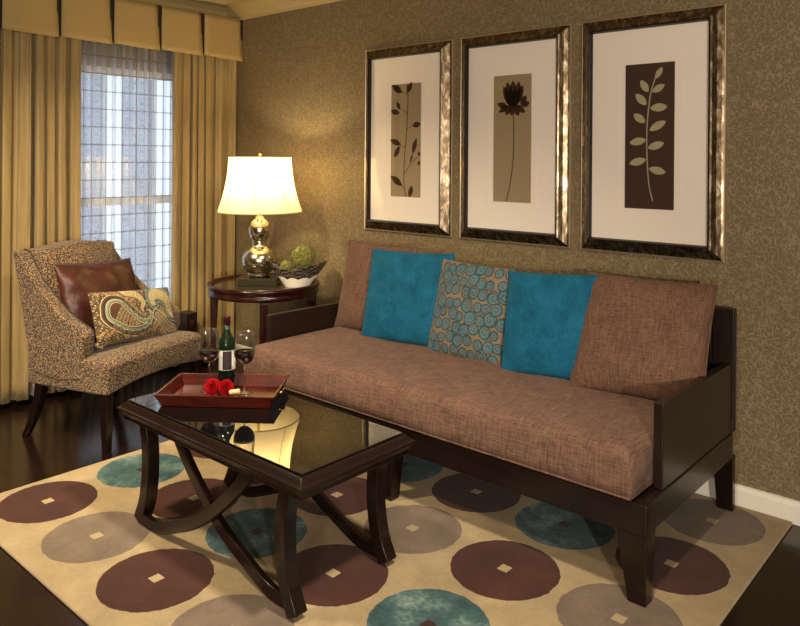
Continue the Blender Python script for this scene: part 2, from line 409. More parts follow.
def leg_rear(a, b, ta, tb):
    bm = bmesh.new()
    A = [bm.verts.new(p) for p in ((a, -.105, FZ), (b, -.105, FZ), (b, -.068, FZ), (a, -.068, FZ))]
    D = [bm.verts.new(p) for p in ((ta, -.105, .249), (tb, -.105, .249), (tb, -.068, .249), (ta, -.068, .249))]
    bm.faces.new(A[::-1]); bm.faces.new(D)
    for i in range(4): bm.faces.new((A[i], A[(i+1) % 4], D[(i+1) % 4], D[i]))
    return bm
sp_('leg', leg_rear(3.71, 3.776, 3.69, 3.776), WOOD, bevel=.004)
sp_('leg', leg_rear(2.60, 2.66, 2.60, 2.66), WOOD, bevel=.004)
sp_('leg', leg_rear(X0+.003, X0+.067, X0+.003, X0+.085), WOOD, bevel=.004)
for x0, x1 in ((3.734, 3.770), (1.562, 1.598)):
    sp_('arm_panel', prism([(-.85, .3495), (-.85, .652), (-.105, .645), (-.105, .3495)], 'x', x0, x1), WOODY, bevel=.004)
for x0, x1 in ((3.685, 3.778), (1.555, 1.62)):
    sp_('back_post', B(x0, x1, -.1045, -.068, .3495, .876), WOODY, bevel=.006)
sp_('back_board', B(1.622, 3.683, -.100, -.070, .3495, .872), WOODX, bevel=.006)
# mattress: rounded box with soft bulge
def mattress():
    x0, x1, y0, y1, z0, z1 = 1.606, 3.726, -1.018, -.112, .352, .520
    nx, ny = 90, 44; rr_ = .05; vs, fs = [], []
    def prof(s):  # rounded edge: returns inset, drop
        return s
    # build as superellipse section grid: wrap param t from bottom edge over the top
    import itertools
    def top(u, v):
        ex = min(u, 1-u)*(x1-x0); ey = min(v, 1-v)*(y1-y0)
        def rd(e): return 0 if e > rr_ else rr_-math.sqrt(max(0, rr_*rr_-(rr_-e)**2))
        d = rd(ex)+rd(ey); d = min(d, .075)
        return z1-d+.008*math.sin(PI*u)**.4*math.sin(PI*v)**.5 + .003*math.sin(11*u*PI+3*v)
    def g(n, L):
        c = [(1-math.cos(PI*i/n))/2 for i in range(n+1)]
        return [0.55*i/n+.45*ci_ for i, ci_ in zip(range(n+1), c)]
    gu, gv = g(nx, 1), g(ny, 1)
    for i in gu:
        for j in gv: vs.append((x0+(x1-x0)*i, y0+(y1-y0)*j, top(i, j)))
    for i in range(nx):
        for j in range(ny):
            a = i*(ny+1)+j; fs.append((a, a+ny+1, a+ny+2, a+1))
    bi = [i*(ny+1) for i in range(nx+1)]+[nx*(ny+1)+j for j in range(1, ny+1)]+[i*(ny+1)+ny for i in range(nx-1, -1, -1)]+[j for j in range(ny-1, 0, -1)]
    prev = bi; cxm, cym = (x0+x1)/2, (y0+y1)/2
    for (dz, bulge) in ((.44, .006), (.30, .009), (.2, .008), (.1, .004), (.03, -.004), (0, -.012)):
        cur = []
        for a in bi:
            x, y, z = vs[a]; zz = z0+dz*(z1-z0-.02)
            sx = 1 if x > x1-1e-4 else (-1 if x < x0+1e-4 else 0); sy = 1 if y > y1-1e-4 else (-1 if y < y0+1e-4 else 0)
            bx = bulge if sx >= 0 or True else 0
            cur.append(len(vs)); vs.append((x+sx*min(bulge, .003), y+sy*bulge, zz))
        n = len(bi)
        for k in range(n): fs.append((prev[k], cur[k], cur[(k+1) % n], prev[(k+1) % n]))
        prev = cur
    fs.append(tuple(prev[::-1]))
    bm = bmesh.new(); bv = [bm.verts.new(p) for p in vs]
    for f_ in fs:
        try: bm.faces.new([bv[q] for q in f_])
        except ValueError: pass
    bmesh.ops.recalc_face_normals(bm, faces=bm.faces)
    return bm
t_ = woven('brown_mattress_fabric', rgb(76, 55, 45), rgb(116, 88, 72), 210, .05, .5)
mt = sp_('mattress', mattress(), t_, smooth=True)
pp = [(1.612, -1.013, .383), (3.712, -1.013, .383)]
loop = [(1.611, -1.019, .362), (3.724, -1.019, .362), (3.724, -.113, .362), (1.611, -.113, .362)]
bm = bmesh.new()
for a, b in zip(loop, loop[1:]+loop[:1]): tube([a, b], .005, 6, bm)
pi_ = sp_('piping', bm, t_, parent=mt)

# ------------------------------------------------------------------ cushions
def pillow(w_, h_, t_k, m, name, n=26, seed=0, c=.05, pattern=None, loose=.004, p=2.6):
    rnd = random.Random(seed); vs, fs, cols = [], [], []
    ph = [rnd.uniform(0, 6.28) for _ in range(6)]
    for side in (1, -1):
        for i in range(n+1):
            for j in range(n+1):
                u_, v_ = 2*i/n-1, 2*j/n-1
                # cosine spacing to resolve edges
                u_ = math.sin(u_*PI/2)*.6+u_*.4; v_ = math.sin(v_*PI/2)*.6+v_*.4
                th = max(0, (1-abs(u_)**p)*(1-abs(v_)**p))**.55
                x = u_*w_/2*(1-c*(1-v_*v_)); y = v_*h_/2*(1-c*(1-u_*u_))
                z = side*(th*t_k/2)
                wr = loose*math.sin(7*u_+ph[0]+3*v_)*math.sin(5*v_+ph[1])+loose*.6*math.sin(13*u_*v_+ph[2])+loose*.5*math.sin(17*(u_+v_)+ph[3])*(abs(u_)*abs(v_))
                z += wr*min(1, th*2)
                vs.append((x, y, z)); cols.append((u_, v_))
    N = n+1
    for sidx in (0, 1):
        off = sidx*N*N
        for i in range(n):
            for j in range(n):
                a = off+i*N+j; q = (a, a+N, a+N+1, a+1); fs.append(q if sidx == 0 else q[::-1])
    # weld the two faces along the border
    bm = bmesh.new(); lay = bm.verts.layers.float_color.new('pattern') if pattern is not None else None
    bv = [bm.verts.new(q) for q in vs]
    for f_ in fs: bm.faces.new([bv[k] for k in f_])
    o = None
    me = bpy.data.meshes.new(name)
    bm.verts.index_update()
    if pattern is not None:
        C_ = pattern(np.array(cols))
        for k, vv in enumerate(bv): vv[lay] = (*C_[k], 1)
    bmesh.ops.remove_doubles(bm, verts=bm.verts, dist=2e-4)
    bm.to_mesh(me); bm.free(); me.materials.append(m)
    for f_ in me.polygons: f_.use_smooth = True
    o = bpy.data.objects.new(name, me); C.objects.link(o); return o
def pose(o, bottom, top, roll=0, yawoff=0):
    """stand a cushion: bottom-centre and top-centre of its seam plane"""
    b, t_p = Vector(bottom), Vector(top); y = (t_p-b).normalized(); x = Vector((math.cos(yawoff), math.sin(yawoff), 0)); x = (x-y*x.dot(y)).normalized(); z = x.cross(y)
    M = Matrix((x, y, z)).transposed().to_4x4(); M = M @ Matrix.Rotation(roll, 4, 'Z'); M.translation = (b+t_p)/2; o.matrix_world = M; return o
def seam(o, w_, h_, c, m, n=16):
    pts = []
    for side in range(4):
        for k in range(n):
            s = 2*k/n-1
            u_, v_ = [(s, -1), (1, s), (-s, 1), (-1, -s)][side]
            pts.append((u_*w_/2*(1-c*(1-v_*v_)), v_*h_/2*(1-c*(1-u_*u_)), 0))
    bm = tube(pts, .0035, 6, closed=True); s_ = obj('seam_piping', bm, m, o, smooth=True); return s_
G = 'cushions along the back of the sofa'
c1 = pose(pillow(.54, .52, .15, BROWNF, 'throw_cushion', seed=1), (1.875, -.375, .512), (1.875, -.25, 1.02), roll=.0)
tag(c1, 'brown woven cushion at the lamp end of the sofa, half hidden by a teal cushion', 'cushion', G); seam(c1, .54, .52, .05, BROWNF)
c2 = pose(pillow(.55, .50, .14, TEALF, 'throw_cushion', seed=2, c=.035), (2.18, -.435, .512), (2.155, -.315, 1.012), roll=.0, yawoff=.10)
tag(c2, 'teal velvet cushion leaning on the brown cushion nearest the lamp', 'cushion', G)
c5 = pose(pillow(.56, .52, .15, BROWNF, 'throw_cushion', seed=5, c=.03), (3.475, -.460, .506), (3.474, -.245, .998), roll=.03, yawoff=.09)
tag(c5, 'large brown woven cushion in the right corner beside the near arm of the sofa', 'cushion', G); seam(c5, .56, .52, .03, BROWNF)
c4 = pose(pillow(.450, .48, .13, TEALF, 'throw_cushion', seed=4, c=.02), (3.068, -.455, .508), (3.026, -.315, .985), roll=.0, yawoff=.12)
tag(c4, 'teal velvet cushion between the scroll patterned cushion and the right brown cushion', 'cushion', G)
def scroll_pattern(uv):
    rnd = np.random.RandomState(4); base = np.array(rgb(112, 98, 78)[:3]); teal = np.array(rgb(38, 98, 116)[:3]); dark = np.array(rgb(52, 58, 58)[:3])
    P = []
    for i in range(8):
        for j in range(8):
            P.append(((i+.5+(.5 if j % 2 else 0)-.25)/8*2-1+rnd.uniform(-.04, .04), (j+.5)/8*2-1+rnd.uniform(-.04, .04), rnd.uniform(.095, .15), rnd.choice([-1, 1]), rnd.uniform(0, 6.28)))
    col_ = np.tile(base, (len(uv), 1))
    for (px, py, R, sg, ph) in P:
        d = np.hypot(uv[:, 0]-px, uv[:, 1]-py); th = np.arctan2(uv[:, 1]-py, uv[:, 0]-px)
        q = (d/R*1.9-sg*(th+ph)/(2*PI)) % 1.0
        ins = d < R
        k1 = ins & (q < .50); col_[k1] = teal*(.9+.3*rnd.rand())
        k2 = ins & (q > .50) & (q < .68); col_[k2] = dark
        k3 = (abs(d-R) < .012); col_[k3] = dark
    return col_
c3 = pose(pillow(.43, .48, .12, vcol('scroll_fabric'), 'throw_cushion', seed=3, n=190, c=.02, pattern=scroll_pattern), (2.59, -.44, .508), (2.60, -.32, .98), roll=-.0, yawoff=.08)
tag(c3, 'taupe cushion with blue scroll pattern in the middle of the sofa', 'cushion', G)

# ------------------------------------------------------------------ framed pictures
t = NT('antique_silver_frame'); v = t.coord('Object', (7, 7, 3)); n = t.noise(5, v, 5, .7, .8)
t.base(t.ramp(n, [(.3, rgb(44, 34, 26)), (.5, rgb(104, 88, 66)), (.75, rgb(196, 182, 156))])); t.set(Roughness=.30, Metallic=.9); t.bump(n, .2, .003); FRAME = t.m
LIP = simple('dark_bronze_lip', rgb(34, 26, 20), .4, .4)
RIM = simple('worn_silver_edge', rgb(196, 180, 150), .35, .8)
MAT = simple('white_mat_board', rgb(238, 228, 214), .8, spec=.2)
PG = NT('picture_glass'); tr = PG.add('ShaderNodeBsdfTransparent'); gl = PG.add('ShaderNodeBsdfGlossy'); gl.inputs['Roughness'].default_value = .03; mx = PG.add('ShaderNodeMixShader'); mx.inputs[0].default_value = .05
PG.link(tr.outputs[0], mx.inputs[1]); PG.link(gl.outputs[0], mx.inputs[2]); PG.link(mx.outputs[0], PG.out.inputs[0]); PG = PG.m
FW, FH = .700, 1.144
def ring_profile(bm, prof, hw, hh):
    """mitred frame: prof=(inset from outer edge, y)"""
    rings = []
    for ins, y in prof:
        rings.append([bm.verts.new((sx*(hw-ins), y, sz*(hh-ins))) for sx, sz in ((-1, -1), (1, -1), (1, 1), (-1, 1))])
    n = len(rings)
    for i in range(n):
        A, D = rings[i], rings[(i+1) % n]
        for k in range(4): bm.faces.new((A[k], A[(k+1) % 4], D[(k+1) % 4], D[k]))
    bmesh.ops.recalc_face_normals(bm, faces=bm.faces); return bm
def leaf(cx, cz, L, W, ang, n=14, bm=None, pointed=1.0, y=-.0325):
    bm = bm or bmesh.new(); pts = []
    for k in range(n): 
        s = k/n; pts.append((L*(s-.5), W/2*math.sin(PI*s)**pointed))
    for k in range(n): 
        s = 1-k/n; pts.append((L*(s-.5), -W/2*math.sin(PI*s)**pointed))
    ca, sa = math.cos(ang), math.sin(ang)
    P = []
    for a, b in pts:
        q = (cx+a*ca-b*sa, cz+a*sa+b*ca)
        if not P or (abs(q[0]-P[-1][0])+abs(q[1]-P[-1][1])) > 1e-5: P.append(q)
    if abs(P[0][0]-P[-1][0])+abs(P[0][1]-P[-1][1]) < 1e-5: P.pop()
    prism(P, 'y', y, y+.001, bm); return bm
def stem(pts, hw, bm, y=-.0322):
    c_ = smoothpath(pts, 8); o = ribbon_outline(c_, hw); n = len(o)//2; m = len(o)
    A = [bm.verts.new((p[0], y, p[1])) for p in o]; D = [bm.verts.new((p[0], y+.0008, p[1])) for p in o]
    for i in range(m): bm.faces.new((A[i], D[i], D[(i+1) % m], A[(i+1) % m]))
    for i in range(n-1): bm.faces.new((A[i], A[i+1], A[m-2-i], A[m-1-i])); bm.faces.new((D[i], D[m-1-i], D[m-2-i], D[i+1]))
def picture(x0, label, panel_col, ink, art):
    cx, cz = x0+FW/2, 1.631
    e = empty('framed_picture', (cx-.004, -.001, cz)); tag(e, label, 'picture', 'three framed botanical prints above the sofa')
    hw, hh = FW/2, FH/2
    obj('frame', ring_profile(bmesh.new(), [(.004, 0), (.004, -.014), (.016, -.018), (.034, -.030), (.050, -.046), (.056, -.050), (.0575, -.050), (.0575, 0)], hw, hh), FRAME, e)
    obj('frame_edge', ring_profile(bmesh.new(), [(0, -.001), (0, -.013), (.002, -.016), (.006, -.0165), (.0075, -.0150), (.0038, -.0138), (.0038, -.001)], hw, hh), RIM, e)
    obj('inner_lip', ring_profile(bmesh.new(), [(.0577, 0), (.0577, -.050), (.060, -.052), (.065, -.050), (.070, -.030), (.070, 0)], hw, hh), LIP, e)
    obj('mat_board', B(-hw+.0705, hw-.0705, -.029, -.002, -hh+.0705, hh-.0705), MAT, e)
    bm = bmesh.new(); pw, ph = .1185, .342
    for (a, b, d) in ((.04, .042, .0012), (.048, .050, .0008)):
        b2 = ring_profile(bmesh.new(), [(0, -.0291), (0, -.0291-d), (b-a+.002, -.0291-d), (b-a+.002, -.0291)], pw+a*.75, ph+a*.9); bmesh.ops.translate(b2, vec=(.010, 0, -.008), verts=b2.verts)
        me = bpy.data.meshes.new('tmp'); b2.to_mesh(me); b2.free(); bm.from_mesh(me); bpy.data.meshes.remove(me)
    obj('embossed_border', bm, MAT, e)
    obj('art_panel', B(-pw, pw, -.031, -.0295, -ph, ph), panel_col, e).location = (.010, 0, -.008)
    obj('plant_motif', art(pw, ph), ink, e).location = (.010, 0, -.008)
    obj('glass_pane', B(-hw+.0705, hw-.0705, -.0385, -.0375, -hh+.0705, hh-.0705), PG, e)
TAUP = simple('taupe_print_paper', rgb(150, 132, 100), .8); UMB = simple('umber_print_paper', rgb(58, 36, 26), .8)
INKD = simple('dark_brown_ink', rgb(56, 34, 24), .8, spec=.1); INKL = simple('pale_sage_ink', rgb(166, 158, 124), .8, spec=.1)
def U(pw, ph, a, b): return (-pw+2*pw*a, ph-2*ph*b)   # a,b in 0..1 from the top left of the panel
def art1(pw, ph):
    bm = bmesh.new(); q = lambda a, b: U(pw, ph, a, b)
    stem([q(.52, .0), q(.57, .1), q(.56, .25), q(.53, .45), q(.47, .65), q(.45, .85), q(.52, .995)], .0022, bm)
    stem([q(.56, .10), q(.40, .07)], .0015, bm); stem([q(.55, .26), q(.32, .22)], .0015, bm); stem([q(.54, .40), q(.75, .37)], .0015, bm)
    stem([q(.50, .56), q(.33, .55)], .0015, bm); stem([q(.46, .80), q(.70, .70), q(.92, .64)], .0015, bm); stem([q(.47, .93), q(.30, .89)], .0015, bm)
    for a, b, L, W, an in ((.20, .04, .10, .042, 2.6), (.62, .035, .075, .036, 1.0), (.14, .245, .075, .034, 2.95), (.25, .19, .055, .026, 2.1), (.86, .365, .085, .036, .15),
                           (.16, .515, .095, .036, 2.8), (.21, .60, .085, .034, 1.0), (.80, .55, .10, .032, 1.25), (.955, .62, .02, .03, .8), (.955, .70, .02, .03, -.6), (.70, .66, .06, .012, 1.2),
                           (.20, .86, .115, .042, 2.6), (.68, .95, .075, .034, 1.25)):
        x, z = q(a, b)
        if x+L/2*abs(math.cos(an)) > pw: L = max(.015, 2*(pw-x)/max(.2, abs(math.cos(an))))
        leaf(x, z, L, W, an, bm=bm, pointed=.9)
    return bm
def art2(pw, ph):
    bm = bmesh.new(); q = lambda a, b: U(pw, ph, a, b)
    stem([q(.54, .26), q(.55, .45), q(.54, .65), q(.47, .84), q(.36, .995)], .0022, bm)
    # bud of overlapping upright petals
    for a, b, L, W, an in ((.52, .15, .145, .050, 1.57), (.42, .155, .14, .048, 1.75), (.63, .155, .14, .048, 1.40), (.36, .165, .115, .040, 1.95), (.69, .165, .115, .040, 1.2), (.52, .20, .10, .07, 1.57),
                           (.80, .205, .06, .034, 1.0), (.24, .235, .07, .032, 2.9), (.28, .265, .07, .030, .5), (.40, .275, .062, .034, 1.0), (.50, .285, .05, .03, 1.5), (.62, .282, .062, .034, 2.0), (.72, .27, .07, .034, 2.5), (.86, .235, .05, .03, .4)):
        x, z = q(a, b); leaf(x, z, L, W, an, bm=bm, pointed=.75)
    return bm
def art3(pw, ph):
    bm = bmesh.new(); q = lambda a, b: U(pw, ph, a, b)
    stem([q(.58, .945), q(.50, .82), q(.46, .62), q(.46, .42), q(.52, .22), q(.62, .10)], .0026, bm)
    for a, b, L, W, an in ((.69, .07, .060, .026, 1.0), (.40, .155, .068, .034, 2.15), (.68, .175, .066, .032, .5), (.33, .245, .075, .036, 2.35), (.69, .305, .082, .038, .05),
                           (.30, .375, .070, .036, 2.5), (.67, .43, .088, .036, .50), (.27, .535, .082, .036, .18), (.64, .565, .080, .036, .30), (.27, .675, .085, .036, .25), (.67, .735, .082, .036, -.22)):
        x, z = q(a, b); leaf(x, z, L, W, an, bm=bm, pointed=.7)
    return bm
picture(1.499, 'framed print of a brown leafy branch, the nearest of three to the lamp', TAUP, INKD, art1)
picture(2.255, 'framed print of a single dark tulip like flower on a thin stem', TAUP, INKD, art2)
picture(3.012, 'framed print of a pale leaf sprig on a dark brown panel', UMB, INKL, art3)

# ------------------------------------------------------------------ side table
TX, TY, TZ = .988, -.415, .70
TG = simple('dark_tabletop_glass', rgb(62, 52, 30), .05, 0, .9)
st = empty('side_table', (TX, TY, 0)); tag(st, 'round dark cherry side table in the corner carrying the table lamp', 'table')
obj('rim', lathe([(.322, .700), (.330, .716), (.346, .718), (.357, .710), (.358, .698), (.350, .688), (.344, .676), (.350, .668), (.352, .655), (.346, .645), (.330, .640), (.318, .640), (.318, .690), (.322, .700)], 72), TABW, st, smooth=True)
obj('glass_inset', lathe([(0, .692), (.3215, .692), (.3215, .700), (0, .700)], 72), TG, st)
az = math.atan2(-3.0, 3.8)
for k in range(4):
    a = az+k*PI/2; bm = bmesh.new(); M = Matrix.Rotation(a, 4, 'Z')
    lo = bmesh.new()
    pts = [(.285, .640), (.335, .640), (.332, .40), (.336, .12), (.342, 0.0), (.305, 0.0), (.298, .12), (.294, .40)]
    prism(pts, 'y', -.024, .024, bm); bmesh.ops.transform(bm, matrix=M, verts=bm.verts); lo.free()
    obj('leg', bm, TABW, st, bevel=.005)
obj('lower_shelf', lathe([(0, .17), (.28, .17), (.286, .18), (.286, .19), (0, .19)], 64), TABW, st)

# ------------------------------------------------------------------ table lamp
LX, LY, LZ = .965, -.434, .7005
la = empty('table_lamp', (LX, LY, LZ)); tag(la, 'lit table lamp with mercury glass gourd base and cream bell shade', 'lamp')
MERC = NT('mercury_glass'); n = MERC.noise(22, MERC.coord('Object'), 5, .7)
MERC.base(MERC.ramp(n, [(.35, rgb(160, 146, 112)), (.6, rgb(220, 212, 190))])); MERC.set(Roughness=.2, Metallic=1.0); MERC.bump(n, .08, .004); MERC = MERC.m
BLK = simple('black_gloss_base', rgb(48, 46, 34), .12, 0, .8)
bm = B(-.125, .125, -.085, .085, 0, .046)
bmesh.ops.transform(bm, matrix=Matrix.Rotation(math.radians(41), 4, 'Z'), verts=bm.verts); obj('plinth', bm, BLK, la, bevel=.003)
prof = [(0, .0465), (.062, .0465), (.066, .055), (.078, .066)]
for k in range(1, 20):
    a = -1.05+k*(2.2/20); prof.append((.116*math.cos(a), .155+.100*math.sin(a)))
prof += [(.045, .252), (.050, .258), (.045, .264), (.050, .270), (.045, .276)]
for k in range(1, 16):
    a = -.85+k*(2.0/16); prof.append((.073*math.cos(a), .345+.082*math.sin(a)))
prof += [(.028, .424), (.030, .432), (.016, .436), (.012, .47), (.006, .475), (0, .475)]
obj('gourd_base', lathe(prof, 56), MERC, la, smooth=True)
SHADE = NT('cream_silk_shade'); tl = SHADE.add('ShaderNodeBsdfTranslucent'); df = SHADE.add('ShaderNodeBsdfDiffuse'); tl.inputs[0].default_value = rgb(255, 236, 190); df.inputs[0].default_value = rgb(240, 226, 190)
mx = SHADE.add('ShaderNodeMixShader'); mx.inputs[0].default_value = .62; SHADE.link(df.outputs[0], mx.inputs[1]); SHADE.link(tl.outputs[0], mx.inputs[2]); SHADE.link(mx.outputs[0], SHADE.out.inputs[0]); SHADE = SHADE.m
bm = bmesh.new(); nS, nP = 20, 8; sub = 8; rings = []
def shade_r(s):   # s: 0 bottom .. 1 top
    return .200+(.270-.200)*(1-s)**1.9
for i in range(nS+1):
    s = i/nS; R = shade_r(s); ring = []
    for k in range(nP*sub):
        a = 2*PI*k/(nP*sub); loc_ = (k % sub)/sub; flat = math.cos(PI/nP)/math.cos((loc_-.5)*2*PI/nP)
        r_ = R*(.35*1+.65*flat); ring.append(bm.verts.new((r_*math.cos(a), r_*math.sin(a), .465+.352*s)))
    rings.append(ring)
for A, D in zip(rings, rings[1:]):
    n = len(A)
    for k in range(n): bm.faces.new((A[k], A[(k+1) % n], D[(k+1) % n], D[k]))
sh_o = obj('lamp_shade', bm, SHADE, la, smooth=True)
TRIM = simple('shade_seam_trim', rgb(170, 150, 100), .7)
bm = bmesh.new()
for k in range(nP):
    a = 2*PI*k/nP; tube([((shade_r(i/12)+.0015)*math.cos(a), (shade_r(i/12)+.0015)*math.sin(a), .465+.352*i/12) for i in range(13)], .0016, 5, bm)
for s in (0, 1):
    tube([((shade_r(s)+.001)*math.cos(2*PI*k/48)*.985, (shade_r(s)+.001)*math.sin(2*PI*k/48)*.985, .465+.352*s) for k in range(48)], .0035, 6, bm, closed=True)
obj('seam_trim', bm, TRIM, sh_o)
BR = simple('brass_metal', rgb(190, 160, 90), .25, 1)
bm = lathe([(0, .475), (.009, .475), (.009, .56), (0, .56)], 16); tube([(0, 0, .56), (.06, 0, .62), (.07, 0, .70), (.03, 0, .80), (0, 0, .815)], .002, 6, bm); tube([(0, 0, .56), (-.06, 0, .62), (-.07, 0, .70), (-.03, 0, .80), (0, 0, .815)], .002, 6, bm)
for k in range(3):
    a = 2*PI*k/3; tube([(0, 0, .812), (.196*math.cos(a), .196*math.sin(a), .812)], .0018, 6, bm)
obj('socket_and_harp', bm, BR, la)
obj('finial', lathe([(0, .815), (.006, .815), (.006, .825), (.012, .832), (.013, .840), (.008, .848), (0, .850)], 20), BR, la, smooth=True)
BULB = NT('lit_bulb'); BULB.b.inputs['Emission Color'].default_value = (1, .72, .38, 1); BULB.b.inputs['Emission Strength'].default_value = 14; BULB = BULB.m
obj('light_bulb', lathe([(0, .56), (.013, .562), (.016, .585), (.030, .61), (.034, .635), (.028, .66), (.012, .674), (0, .677)], 24), BULB, la, smooth=True)
pd = bpy.data.lights.new('bulb_light', 'POINT'); pd.energy = 19; pd.color = (1, .79, .43); pd.shadow_soft_size = .036
po = bpy.data.objects.new('bulb_light', pd); C.objects.link(po); po.location = (LX, LY, LZ+.70)
LAMP_L = po

# ------------------------------------------------------------------ ceramic bowl with moss balls
ax = Vector((math.cos(YAW), math.sin(YAW)))
bo = empty('ceramic_bowl', (1.218, -.333, .7005), YAW); tag(bo, 'white flared ceramic bowl with dark lace glaze beside the lamp', 'bowl')
def bowl():
    vs, fs, cs = [], [], []; n = 140; m = 46
    wh = rgb(226, 218, 196)[:3]; dk = rgb(44, 32, 28)[:3]; gy = rgb(150, 142, 130)[:3]
    rnd = random.Random(2)
    for side in (0, 1):
        for j in range(m+1):
            s = j/m
            for i in range(n):
                a = 2*PI*i/n; c_, s_ = math.cos(a), math.sin(a); e = abs(c_)**5
                bx = .076+(.048+.052*e)*s**1.3+.02*s; by = .060+.045*s
                z = s*(.118+.050*e*s)
                k = 1-side*.06; x, y = bx*c_*k, by*s_*k
                vs.append((x, y, z+(.004 if side and j == 0 else 0)))
                th = .46+.10*abs(math.sin(4.5*a)) 
                rib = (math.sin(a*26+s*14)*math.sin(s*46+3*math.sin(a*9)))
                cs.append(wh if s < th else (gy if rib > .55 else dk))
    N = (m+1)*n
    for side in (0, 1):
        for j in range(m):
            for i in range(n):
                a = side*N+j*n+i; b = side*N+j*n+(i+1) % n; q = (a, b, b+n, a+n); fs.append(q if side == 0 else q[::-1])
    for i in range(n): a, b = m*n+i, m*n+(i+1) % n; fs.append((a, b, N+b, N+a))
    fs.append(tuple(range(n))[::-1]); fs.append(tuple(N+i for i in range(n)))
    me = bpy.data.meshes.new('bowl'); me.from_pydata(vs, [], fs); ca = me.color_attributes.new('pattern', 'FLOAT_COLOR', 'POINT')
    for k, c_ in enumerate(cs): ca.data[k].color = (*c_, 1)
    t_m = vcol('lace_glaze_ceramic', .3, 0, 60); me.materials.append(t_m)
    for p in me.polygons: p.use_smooth = len(p.vertices) < 6
    o = bpy.data.objects.new('bowl_body', me); C.objects.link(o); o.parent = bo; return o
bowl()
MOSS = NT('green_moss'); n = MOSS.noise(90, MOSS.coord('Object'), 4, .7); MOSS.base(MOSS.ramp(n, [(.3, rgb(66, 66, 28)), (.55, rgb(124, 122, 58)), (.75, rgb(172, 164, 92))])); MOSS.set(Roughness=.95); MOSS = MOSS.m
def moss_ball(r, seed):
    rnd = random.Random(seed); bm = bmesh.new(); bmesh.ops.create_icosphere(bm, subdivisions=4, radius=r*.9)
    for v_ in bm.verts: v_.co *= 1+rnd.uniform(-.05, .07)
    for _ in range(150):   # fine curled stems around the ball
        a = Vector((rnd.gauss(0, 1), rnd.gauss(0, 1), rnd.gauss(0, 1))).normalized(); b = a.orthogonal().normalized()
        b = Matrix.Rotation(rnd.uniform(0, 6.28), 3, a) @ b; L = rnd.uniform(.25, .6)
        tube([(a*math.cos(q*L)+b*math.sin(q*L))*r*(.95+.09*math.sin(q*2.2)) for q in (0, .5, 1, 1.5)], r*.018, 4, bm)
    return bm
def local(dx, dy, z): return (1.218+ax.x*dx-ax.y*dy, -.333+ax.y*dx+ax.x*dy, .7005+z)
o = obj('moss_ball', moss_ball(.076, 1), MOSS); o.location = local(.036, .012, .190); tag(o, 'round green moss ball resting on top of the bowl', 'moss ball')
o = obj('moss_ball', moss_ball(.042, 2), MOSS); o.location = local(-.068, 0, .125); tag(o, 'small olive moss tuft at the left end inside the bowl', 'moss ball')
o = obj('moss_ball', moss_ball(.046, 3), MOSS); o.location = local(-.02, -.012, .070); tag(o, 'low moss clump deep in the bowl under the round ball', 'moss ball')

# ------------------------------------------------------------------ armchair
CA = math.radians(18); cfx = Vector((math.cos(CA), math.sin(CA), 0)); org = Vector((1.2, -1.59, 0))-cfx*.6
ch = empty('armchair', org, CA); tag(ch, 'wing back armchair in speckled tan and brown fabric by the window', 'armchair')
t = NT('speckled_chenille'); v = t.coord('Object'); vo = t.add('ShaderNodeTexVoronoi'); vo.inputs['Scale'].default_value = 150; t.link(v, vo.inputs['Vector'])
n = t.noise(150, v, 2, .6, 1.2)
k_ = t.math('ADD', t.math('MULTIPLY', vo.outputs[0], .55), t.math('MULTIPLY', n, .6))
t.base(t.ramp(k_, [(.44, rgb(156, 126, 82)), (.54, rgb(92, 67, 42)), (.62, rgb(34, 24, 17))])); t.set(Roughness=.85); t.b.inputs['Sheen Weight'].default_value = .15
t.bump(k_, .4, .004); CHF = t.m
W = .76
PIP = simple('dark_welt_cord', rgb(44, 28, 18), .7)
def cbox_grid(x0, x1, y0, y1, zf0, zf1, nx=20, ny=24):
    """solid between two height functions"""
    bm = bmesh.new(); T, Bt = [], []
    for i in range(nx+1):
        for j in range(ny+1):
            x, y = x0+(x1-x0)*i/nx, y0+(y1-y0)*j/ny
            T.append(bm.verts.new((x, y, zf1(i/nx, j/ny)))); Bt.append(bm.verts.new((x, y, zf0(i/nx, j/ny))))
    N = ny+1
    for i in range(nx):
        for j in range(ny):
            a = i*N+j; bm.faces.new((T[a], T[a+N], T[a+N+1], T[a+1])); bm.faces.new((Bt[a], Bt[a+1], Bt[a+N+1], Bt[a+N]))
    for i in range(nx):
        a, b = i*N, (i+1)*N; bm.faces.new((T[a], Bt[a], Bt[b], T[b])); a, b = a+ny, b+ny; bm.faces.new((T[a], T[b], Bt[b], Bt[a]))
    for j in range(ny):
        a = j; bm.faces.new((T[a], T[a+1], Bt[a+1], Bt[a])); a = nx*N+j; bm.faces.new((T[a], Bt[a], Bt[a+1], T[a+1]))
    return bm
seat_bm = cbox_grid(.05, .615, .005, W-.005, lambda a, b: .292+.035*(math.sin(PI*b)**.8)*a, lambda a, b: .462+.028*math.sin(PI*min(1, b))**.6*math.sin(PI*(.15+.8*a))**.6-.02*(a > .97))
obj('seat', seat_bm, CHF, ch, bevel=.016, seg=4)
def side_bm(y0, y1, flare):
    out = [(.10, .362), (.04, .55), (.0, .74), (-.06, .985), (-.045, 1.0), (.0, .99), (.03, .945), (.10, .845), (.21, .745), (.286, .685), (.344, .652), (.393, .63), (.435, .61), (.458, .585), (.456, .5), (.44, .46), (.44, .36), (.28, .335)]
    bm = prism(out, 'y', y0, y1)
    return bm
